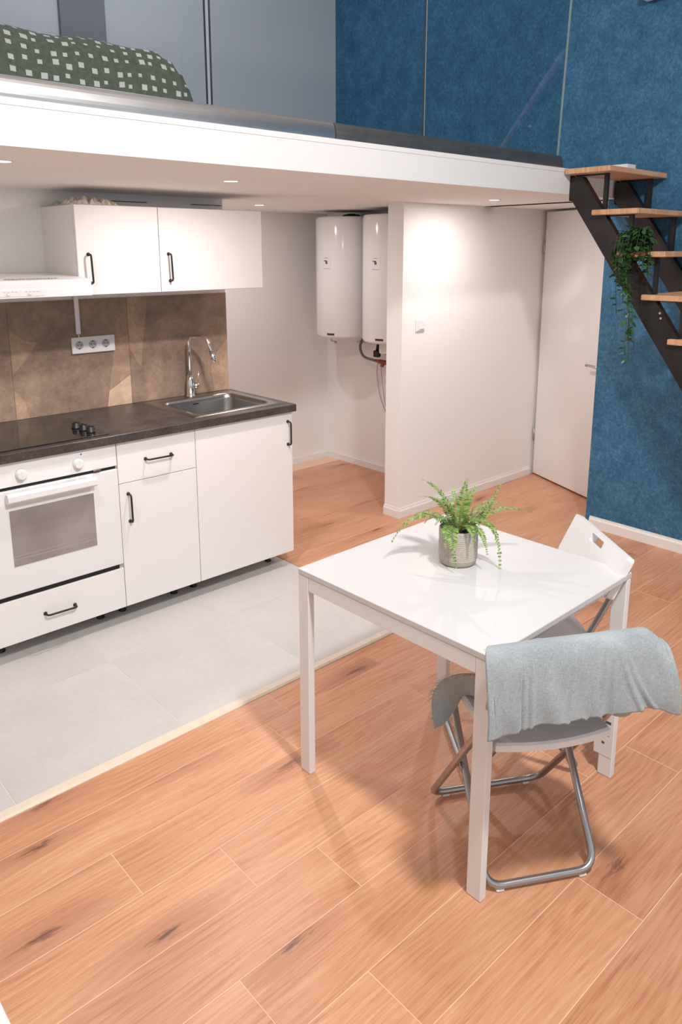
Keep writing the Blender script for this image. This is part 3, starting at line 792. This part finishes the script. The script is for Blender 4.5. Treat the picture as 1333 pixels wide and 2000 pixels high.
def duvet():
    bm = nb(); nu, nv = 60, 34; x0, x1 = -3.3, -.715; uvl = bm.loops.layers.uv.new('UVMap')
    prof = [(-.345, 2.155), (-.350, 2.25), (-.348, 2.36), (-.335, 2.43), (-.305, 2.485), (-.25, 2.515), (-.15, 2.528), (.3, 2.535), (.9, 2.525), (1.05, 2.48), (1.10, 2.38), (1.10, 2.16)]
    d = [0]
    for a, b in zip(prof, prof[1:]): d.append(d[-1]+math.dist(a, b))
    def at(s):
        for i in range(len(d)-1):
            if s <= d[i+1]+1e-9:
                k = (s-d[i])/(d[i+1]-d[i]); return prof[i][0]*(1-k)+prof[i+1][0]*k, prof[i][1]*(1-k)+prof[i+1][1]*k
        return prof[-1]
    V = []; ss = [d[-1]*((j/nv)**1.5 if j < nv else 1) for j in range(nv+1)]
    endp = [(0, 0), (.10, .006), (.19, .03), (.25, .07), (.30, .12), (.335, .19), (.355, .27), (.365, .365)]   # (drop start) end rounding
    for i in range(nu+1):
        u = i/nu; row = []; x = x0+(x1-x0)*(1-(1-u)**1.8)
        for s in ss:
            y, z = at(s); t_ = max(0, (x-(x1-.36))/.36)
            cap = 2.155+(2.535-2.155)*max(0, 1-t_**3.2)**(1/1.7)
            zz = min(z, cap); yy = y+.05*t_**4*(1 if y < .3 else -1)
            w = .006*math.sin(x*9+y*7)+.005*math.sin(x*21-s*13)
            row.append((bm.verts.new((x, yy+w*.6, max(2.152, zz+(w if z > 2.3 else 0)))), (x, s)))
        V.append(row)
    for i in range(nu):
        for j in range(nv):
            q = (V[i][j], V[i+1][j], V[i+1][j+1], V[i][j+1])
            f = bm.faces.new([p[0] for p in q]); f.smooth = True
            for lp, p in zip(f.loops, q): lp[uvl].uv = p[1]
    bm.faces.new([p[0] for p in V[-1]])
    return obj('duvet', bm, 'duvet', bed)
bed = thing('bed', 'low bed on the loft under an olive duvet with white dashes', 'bed', (-2.0, .4, ZT))
bx('mattress', -3.2, -.28, ZT+.002, -.88, 1.02, 2.36, 'mattress', bed, bev=.03)
duvet()
# white box high on the blue wall
t = thing('wall_unit', 'white box on the blue wall, cut off by the top edge of the picture', 'box', (BX, -1.15, 3.05))
bx('housing', 1.665, -1.15, 3.047, BX-.001, -.965, 3.32, 'plastic', t, bev=.006)
bx('flap', 1.668, -1.13, 3.0425, 1.72, -.985, 3.0465, 'white', t)

# ------------------------------------------------------------------ staircase
t = thing('staircase', 'open steel staircase with beech treads against the blue wall', 'staircase', (1.4, -1.7, 0))
TXL, TXR = 1.105, 1.730; RISE, RUN = .2095, .150
def lead(z): return -.915-(2.142-z)/RISE*RUN
NT_ = 10
for i in range(NT_):
    z = 2.142-i*RISE; y = -.917-i*RUN
    bx('tread', TXL if i == 0 else TXL+.03, y-.252, z-.027, TXR, y, z, 'tread', t, bev=.003)
sl = RISE/RUN
def zlow(y): return 2.000+(y+.918)*sl          # lower edge of the stringers
for x in (1.172, 1.648):
    bm = nb(); H = .196; ye = -.918-2.0/sl
    pts = [(-.918, 2.000), (-.918, 2.098), (-.985, 2.098), (ye-.14, 0.001+.0), (ye, 0.001)]
    pts = [(-.918, 2.0), (-.918, 2.104), (-.982, 2.104)]
    yt = -.982-2.104/sl
    pts += [(yt, .001), (ye, .001)]
    poly_prism(bm, pts, 'x', x, x+.006)
    # flanges of the channel section along upper and lower edge
    nrm = Vector((0, -sl, -1)).normalized()
    for (ya, za), (yb, zb_) in (((-.982, 2.104), (yt, .001)), ((-.918, 2.0), (ye, .001))):
        dz = .012
        A = [(ya, za), (yb, zb_), (yb+(.009 if ya < -.95 else -.009), zb_), (ya+(.009 if ya < -.95 else -.009), za)]
        poly_prism(bm, A, 'x', x+.0061, x+.040)
    box(bm, x, -.9185, 1.985, x+.04, -.911, 2.113)
    obj('stringer', bm, 'stringer', t, label='dark painted steel stringer')
    for yb, zb_ in ((-1.455, 1.425), (-1.462, 1.40)):
        bm = nb(); lathe(bm, [(.006, -.006), (.006, 0)], (x, yb, zb_), 10, 'x'); obj('bolt', bm, 'nickel', t)
for i in range(NT_):
    z = 2.142-i*RISE; y = -.917-i*RUN; zb_ = z-.0273
    for x in (1.196, 1.672):
        bm = nb(); yn = y-.195
        box(bm, x, yn, zb_-.007, x+.020, y-.012, zb_)
        low = max(.001, z-RISE+.0005)
        box(bm, x, yn, low, x+.020, yn+.020, zb_-.0072)
        obj('support_bracket', bm, 'blackmetal', t)
hr = thing('handrail', 'pale handrail sloping up the blue wall, seen only mirrored in the glass', 'handrail', (1.69, -2.2, 1.7))
bm = nb(); tube(bm, fillet([(1.737, -1.255, 2.87), (1.69, -1.255, 2.87), (1.69, -3.2, .545), (1.737, -3.2, .545)], .04, 5), .021, 14); obj('rail', bm, 'lofttrim', hr)
for yb in (-1.5, -2.2, -2.9):
    zb_ = 2.87+(yb+1.255)*1.1954
    bm = nb(); tube(bm, fillet([(1.69, yb, zb_-.02), (1.69, yb, zb_-.07), (1.737, yb, zb_-.07)], .03), .006, 8); lathe(bm, [(.025, 1.732), (.025, 1.7375)], (0, yb, zb_-.07), 16, 'x'); obj('rail_bracket', bm, 'hinge', hr)
bx('paper_slip', 1.51, -1.05, 2.1425, 1.60, -.94, 2.186, 'slip', None)
o = bpy.data.objects['paper_slip']; tag(o, 'small white block lying on the top stair tread', 'block')

# trailing plant on the third tread
def leaf(bm, p, d, nrm, L, W, mi=0):
    d = d.normalized(); s = d.cross(nrm).normalized(); n = s.cross(d).normalized()
    pts = [p, p+d*L*.35+s*W*.5+n*W*.12, p+d*L*.75+s*W*.36+n*W*.05, p+d*L-n*W*.1, p+d*L*.75-s*W*.36+n*W*.05, p+d*L*.35-s*W*.5+n*W*.12]
    m1 = p+d*L*.35; m2 = p+d*L*.75
    v = [bm.verts.new(q) for q in pts]; a = bm.verts.new(m1); b = bm.verts.new(m2)
    for q in ((v[0], v[1], a), (v[1], v[2], b, a), (v[2], v[3], b), (v[3], v[4], b), (v[4], v[5], a, b), (v[5], v[0], a)):
        f = bm.faces.new(q); f.material_index = mi; f.smooth = True
rv = random.Random(5)
t = thing('trailing_plant', 'green trailing plant hanging down from the stair treads against the blue wall', 'plant', (1.16, -1.30, 1.7235))
def strand(name, pts, n, L, mats, spread=1.0):
    bm = nb(); pts = fillet(pts, .05, 5)
    tube(bm, pts, .0014, 5)
    d = [0]
    for a, b in zip(pts, pts[1:]): d.append(d[-1]+(b-a).length)
    for k in range(n):
        s = d[-1]*(k+.6)/n; i = max(j for j in range(len(d)-1) if d[j] <= s); q = (s-d[i])/max(1e-6, d[i+1]-d[i])
        p = pts[i].lerp(pts[i+1], q); a = rv.uniform(0, 6.28)
        dr = Vector((math.cos(a), math.sin(a), rv.uniform(-.9, .25)))*spread
        leaf(bm, p, dr, Vector((rv.uniform(-.5, .5), rv.uniform(-.5, .5), 1)), L*rv.uniform(.75, 1.2), L*rv.uniform(.52, .70), rv.choice((0, 0, 1)))
    return obj(name, bm, mats, t)
bm = nb(); lathe(bm, [(.03, 1.7236), (.042, 1.76), (.045, 1.80)], (1.185, -1.33, 0), 14); obj('root_ball', bm, 'soil', t)
for k in range(24):
    a = rv.uniform(0, 6.28); R = rv.uniform(.015, .065); top = Vector((1.175, -1.325, 1.80))
    e = top+Vector((math.cos(a)*R-.02, math.sin(a)*R, rv.uniform(.0, .07)))
    f_ = e+Vector((math.cos(a)*.03-.02, math.sin(a)*.03+.01, -rv.uniform(.08, .22)))
    strand('vine', [top, e, f_], 11, .042, ['vine', 'vine2'])
for k, (dx, dy, zl) in enumerate(((0, 0, 1.50), (-.03, .02, 1.42), (.01, .04, 1.56), (-.02, -.02, 1.47), (.0, .05, 1.60), (-.04, .0, 1.55))):
    strand('vine', [(1.18, -1.33, 1.78), (1.085+dx*.5, -1.30+dy, 1.83), (1.075+dx, -1.285+dy, 1.70), (1.08+dx, -1.30+dy*.6, zl)], 17, .040, ['vine', 'vine2'])
for dx, dy, zl in ((0, 0, 1.185), (-.012, .016, 1.21), (.010, -.022, 1.24), (.004, .014, 1.29)):
    strand('vine', [(1.18, -1.33, 1.78), (1.09, -1.31, 1.80), (1.085, -1.30, 1.62), (1.09+dx, -1.335+dy*.3, 1.46), (1.10+dx, -1.345+dy, zl)], 24, .038, ['vine2', 'vine'], 1.0)

# ------------------------------------------------------------------ table
TR = .014608; TH = .735; TL = .750
t = thing('dining_table', 'square white dining table with a potted fern on it', 'table', (-1.1004, -2.14796, 0), TR); ROOT[t.name] = Vector()
def tb(nm, *a, bev=.002, mat='white', par=t, **kw):
    bm = nb(); box(bm, *a, 0, bev); o = obj(nm, bm, mat, par, world=False, **kw); return o
tb('tabletop', 0, 0, TH-.018, TL, TL, TH, bev=.0015, mat='tabletop')
lw, lx = .0476, .0257
for x0 in (0.0008, TL-lx-.0008):
    for y0 in (0.0008, TL-lw-.0008):
        lg = tb('leg', x0, y0, 0.0005, x0+lx, y0+lw, TH-.0195)
        if x0 > .3 and y0 < .1: rl = lg
for x0 in (.0012, TL-.0202): tb('apron', x0, lw+.001, TH-.066, x0+.019, TL-lw-.001, TH-.0195)
for y0 in (.034, TL-.046): tb('apron', lx+.001, y0, TH-.060, TL-lx-.001, y0+.012, TH-.0195)
st = tb('label_sticker', TL-lx-.0022, .003, .075, TL-lx-.0012, .066, .235, bev=0, mat='slip', par=rl, label='white paper label with dark print')
bm = nb(); xx = TL-lx-.0027
for y0, y1, z0, z1 in ((.012, .050, .196, .206), (.014, .052, .176, .178), (.014, .050, .168, .170), (.014, .052, .160, .162), (.014, .044, .152, .154), (.030, .040, .118, .126)):
    box(bm, xx, y0, z0, xx+.0004, y1, z1)
obj('label_print', bm, 'print', rl, world=False)

# ------------------------------------------------------------------ folding chairs
def chair(lab, loc, fwd):
    rot = math.atan2(fwd[1], fwd[0])-math.pi/2
    t = thing('folding_chair', lab, 'chair', (loc[0], loc[1], 0), rot, group='white folding chairs at the table'); ROOT[t.name] = Vector()
    r = .0105
    def P(l, s, z): return (l, s, z)
    bm = nb(); a = .190
    path = [P(-a, -.098, .775), P(-a, -.052, .655), P(-a, .044, .468), P(-a, .385, .017), P(a, .385, .017), P(a, .044, .468), P(a, -.052, .655), P(a, -.098, .775)]
    tube(bm, fillet(path, .050, 7), r, 12); obj('front_frame', bm, 'tube', t, world=False, label='grey steel tube frame')
    bm = nb(); a = .166
    path = [P(-a, .302, .440), P(-a, .0, .017), P(a, .0, .017), P(a, .302, .440)]
    tube(bm, fillet(path, .055, 7), r, 12)
    tube(bm, [P(-a, .300, .438), P(a, .300, .438)], .006, 8)
    obj('rear_frame', bm, 'tube', t, world=False, label='grey steel tube frame')
    # seat
    bm = nb(); n = 14; pts = []
    for k in range(n+1):
        u = -1+2*k/n; pts.append((u*.166, -.018-.022*(1-u*u)))
    for k in range(n+1):
        u = 1-2*k/n; pts.append((u*.166, .310+.014*(1-u*u)))
    R = []
    for ins, z in ((.006, .450), (0, .454), (0, .472), (.005, .4775)):
        R.append([(x*(1-ins/.166), .146+(y-.146)*(1-ins/.16), z) for x, y in pts])
    L_ = [[bm.verts.new(p) for p in rr] for rr in R]
    for A, B in zip(L_, L_[1:]):
        for k in range(len(A)): bm.faces.new((A[k], A[(k+1) % len(A)], B[(k+1) % len(A)], B[k]))
    bm.faces.new(L_[0][::-1]); bm.faces.new(L_[-1]); obj('seat', bm, 'white', t, world=False)
    # backrest with a grip hole; board leans with the tubes
    bm = nb(); W = .205; h0, h1 = .655, .790
    def Q(x, z, off): # off = towards front
        s = -.10+(.785-z)*.46; return (x, s+off*.91, z+off*.42)
    outer = [(x, z) for x, z in rrect(-W, h0, W, h1, .010, 3)]
    inner = [(x, z) for x, z in rrect(-.046, .751, .046, .777, .006, 3)]
    for off, flip in ((.012, False), (-.012, True)):
        pass
    def ringv(pts, off): return [bm.verts.new(Q(x, z, off)) for x, z in pts]
    Of, If, Ob, Ib = ringv(outer, .013), ringv(inner, .013), ringv(outer, -.013), ringv(inner, -.013)
    k = len(outer)
    for A, B in ((Of, If), (Ib, Ob), (If, Ib), (Ob, Of)):
        for i in range(k): bm.faces.new((A[i], A[(i+1) % k], B[(i+1) % k], B[i]))
    obj('backrest', bm, 'white', t, world=False, label='white backrest board with a grip hole')
    for l, s in ((-.125, 0), (.125, 0), (-.14, .385), (.14, .385)):
        bm = nb(); box(bm, l-.012, s-.008, .0004, l+.012, s+.008, .0085, 0, .002); obj('foot_pad', bm, 'rubber', t, world=False)
    for sx in (-1, 1):
        bm = nb(); tube(bm, [(sx*.176, .19, .268), (sx*.182, .19, .268)], .008, 10); tube(bm, [(sx*.164, .050, .462), (sx*.186, .050, .462)], .007, 10); obj('pivot', bm, 'hinge', t, world=False)
    return t, rot
cA, rA = chair('white folding chair nearest the camera, with the blanket over it', (-.917, -2.220), (.5, .866))
cB, rB = chair('bare white folding chair on the far side of the table, its grip hole showing', (-.335, -1.921), (-.79, .61))

# blanket over chair A (in the chair's frame)
def blanket():
    bm = nb(); nu, nv = 150, 100; uvl = bm.loops.layers.uv.new('UVMap')
    mid = [(-.156, .622), (-.154, .66), (-.148, .71), (-.138, .770), (-.122, .803), (-.104, .810), (-.086, .803), (-.066, .785), (-.045, .74), (-.020, .68), (.010, .60), (.034, .545), (.062, .503), (.12, .489), (.20, .4885), (.285, .489)]
    left = [(-.156, .600), (-.153, .65), (-.146, .70), (-.137, .765), (-.121, .800), (-.104, .806), (-.086, .80), (-.066, .78), (-.045, .735), (-.026, .68), (.0, .650), (.06, .625), (.13, .595), (.195, .535), (.222, .455), (.185, .395), (.02, .395)][:16]
    right = [(-.165, .606), (-.168, .64), (-.166, .685), (-.155, .73), (-.132, .765), (-.107, .772), (-.084, .765), (-.062, .74), (-.045, .69), (-.02, .62), (.0, .56), (.02, .50), (.04, .465), (.08, .43), (.14, .41), (.2, .40)]
    wl = [-.257, -.258, -.258, -.256, -.249, -.242, -.230, -.212, -.192, -.174, -.166, -.196, -.222, -.246, -.256, -.255, -.232]
    wr = [.250, .245, .240, .236, .236, .234, .234, .234, .234, .235, .24, .25, .262, .268, .262, .25]
    K = len(mid)
    def samp(arr, f):
        i = min(int(f), K-2); q = f-i
        a0 = arr[max(i-1, 0)]; a1 = arr[i]; a2 = arr[i+1]; a3 = arr[min(i+2, K-1)]
        cr = lambda p0, p1, p2, p3: .5*((2*p1)+(-p0+p2)*q+(2*p0-5*p1+4*p2-p3)*q*q+(-p0+3*p1-3*p2+p3)*q**3)
        if isinstance(a1, tuple): return tuple(cr(*z) for z in zip(a0, a1, a2, a3))
        return cr(a0, a1, a2, a3)
    rr = random.Random(3); V = []; acc = None
    for j in range(nv+1):
        f = (K-1)*j/nv; m_, l_, r_, a, b = samp(mid, f), samp(left, f), samp(right, f), samp(wl, f), samp(wr, f); row = []
        v_ = j/nv
        for i in range(nu+1):
            u = i/nu
            kl = max(0, 1-u/.34); kl = kl*kl*(3-2*kl); kr = max(0, 1-(1-u)/(.13+.13*min(1, max(0, v_-.5)*4))); kr = kr*kr*(3-2*kr)
            km = 1-kl-kr
            s = m_[0]*km+l_[0]*kl+r_[0]*kr; z = m_[1]*km+l_[1]*kl+r_[1]*kr
            x = a+(b-a)*u
            v = j/nv
            rear = max(0, 1-v/.30)               # folds deepen towards the free rear hem
            s -= rear*(.004*math.sin(u*19+.6)+.0026*math.sin(u*33+2.0+v*9)+.0012*math.sin(u*58+v*14))
            s -= .012*max(0, 1-abs(u-.16)/.05)*min(1, rear*3)*(1 if u > .16 else .5)
            z += rear*.002*math.sin(u*11)
            for uc, sl_, am in ((.40, .10, .007), (.50, .17, .010), (.575, .10, .006), (.64, .05, .005), (.80, -.16, .007), (.88, -.25, .007), (.17, .02, -.012), (.22, .03, .008)):
                s -= am*math.exp(-((u-uc-sl_*v*3.0)/.011)**2)*min(1, rear*1.6)
            if v > .45: z += .003*math.sin(u*17+v*20)+.002*math.sin(u*41-v*33)+.0025
            row.append((bm.verts.new((x+.004*math.sin(v*17)*(1 if u < .03 or u > .97 else 0), s, z)), (u*.5, v*.75)))
        V.append(row)
    for j in range(nv):
        for i in range(nu):
            q = (V[j][i], V[j][i+1], V[j+1][i+1], V[j+1][i]); fc = bm.faces.new([p[0] for p in q]); fc.smooth = True
            for lp, p in zip(fc.loops, q): lp[uvl].uv = p[1]
    edge = [(V[j][0][0].co.copy(), (V[j][0][0].co-V[j][3][0].co).normalized()) for j in range(int(nv*.46), nv+1)]
    o = obj('throw_cloth', bm, 'cloth', bl, world=False)
    md = o.modifiers.new('thick', 'SOLIDIFY'); md.thickness = .006; md.offset = 0
    bm = nb()
    for k in range(95):
        p, d = edge[rr.randrange(len(edge))]; L = rr.uniform(.012, .028)
        p = p.lerp(edge[min(len(edge)-1, rr.randrange(len(edge)))][0], 0)
        q1 = p+d*L*.5+Vector((0, rr.uniform(-.006, .006), rr.uniform(-.004, .006))); q2 = q1+d*L*.4+Vector((0, rr.uniform(-.008, .008), -rr.uniform(.002, .016)))
        tube(bm, [p, q1, q2], .0008, 4, taper=[1, .9, .5])
    obj('fringe', bm, 'fringe', bl, world=False, kind='stuff', label='pale frayed fringe')
bl = thing('blanket', 'blue-grey linen blanket draped over the near folding chair', 'blanket', (-.917, -2.220, 0), rA); ROOT[bl.name] = Vector()
blanket()

# ------------------------------------------------------------------ potted fern on the table
PX, PY, PZ = -.6915, -1.7115, TH+.0005
t = thing('potted_fern', 'bright green fern in a grey ribbed pot on the white table', 'plant', (PX, PY, PZ))
bm = nb(); H = .120; prof = [(.02, 0), (.052, .0), (.0585, .004), (.0610, .014)]
nrib = 15
for k in range(nrib):
    z = .018+k*(H-.024)/nrib; s = (H-.024)/nrib
    prof += [(.0620, z), (.0633, z+s*.35), (.0633, z+s*.65), (.0622, z+s*.95)]
prof += [(.0630, H-.003), (.0615, H), (.0575, H-.001), (.056, H-.02)]
lathe(bm, [(r_, z+PZ) for r_, z in prof], (PX, PY, 0), 56); obj('pot', bm, 'pot', t)
bm = nb(); lathe(bm, [(.0555, H-.022+PZ), (.03, H-.012+PZ), (.005, H-.010+PZ)], (PX, PY, 0), 28); obj('soil', bm, 'soil', t)
RV = Vector((.74395942, -.66821673, 0)); FV = Vector((.66821673, .74395942, 0)); UP = Vector((0, 0, 1)); SC = 1/600.0
rf = random.Random(11)
def frond(tip, ctl, dt, dc, width=.021, mats=('fern', 'fern2', 'fernstem')):
    base = Vector((PX, PY, PZ+H-.012))+RV*tip[0]*SC*.10+FV*dt*.10
    C0 = Vector((PX, PY, PZ+H))
    c = C0+RV*ctl[0]*SC+UP*ctl[1]*SC+FV*dc; e = C0+RV*tip[0]*SC+UP*tip[1]*SC+FV*dt
    bm = nb(); N = 30; pts = []
    for k in range(N+1):
        q = k/N; pts.append(base*(1-q)**2+c*2*q*(1-q)+e*q*q)
    tube(bm, pts, .0012, 5, mi=2, taper=[1-.7*k/N for k in range(N+1)])
    L = sum((b-a).length for a, b in zip(pts, pts[1:]))
    for k in range(3, N+1):
        q = k/N; tg = (pts[k]-pts[k-1]).normalized()
        sd = tg.cross(UP)
        if sd.length < .2: sd = tg.cross(-FV)
        sd.normalize(); nn = sd.cross(tg).normalized()
        wl_ = width*(.35+.65*math.sin(math.pi*min(1, q*1.05+.12))**.7)*(1 if q < .9 else .7)
        for sg in (-1, 1):
            d = (sd*sg+tg*.35+nn*rf.uniform(-.12, .22)-UP*.10).normalized()
            leaf(bm, pts[k], d, nn, wl_*rf.uniform(.9, 1.1), min(.0076, L/N*.95), 0 if rf.random() < .62 else 1)
    return obj('frond', bm, list(mats), t)
F = [((-130, -24), (-78, 66), -.02, 0), ((-70, 88), (-18, 70), .05, .02), ((12, 96), (4, 50), .0, .0), ((82, 78), (58, 22), .04, .02),
     ((64, 62), (22, 48), -.02, 0), ((148, 18), (70, 52), .05, .03), ((76, -72), (72, 62), -.06, -.04), ((-14, -58), (-30, 46), -.10, -.09),
     ((-68, 40), (-24, 60), .11, .05), ((-62, -8), (-40, 34), .07, .03), ((-34, -22), (-34, 40), -.09, -.06), ((46, -34), (36, 36), -.09, -.06),
     ((36, 70), (14, 50), .06, .02), ((-40, 56), (-14, 50), -.02, 0), ((96, 34), (44, 44), .08, .03), ((30, 20), (16, 46), -.08, -.03), ((-96, 14), (-46, 52), .03, .0),
     ((58, 4), (36, 42), -.06, -.02), ((-6, 64), (-4, 40), .08, .04), ((20, -8), (12, 40), -.10, -.06), ((-50, 16), (-24, 44), -.05, -.02)]
for k, f_ in enumerate(F): frond(*f_, width=.024 if k < 8 else .021)
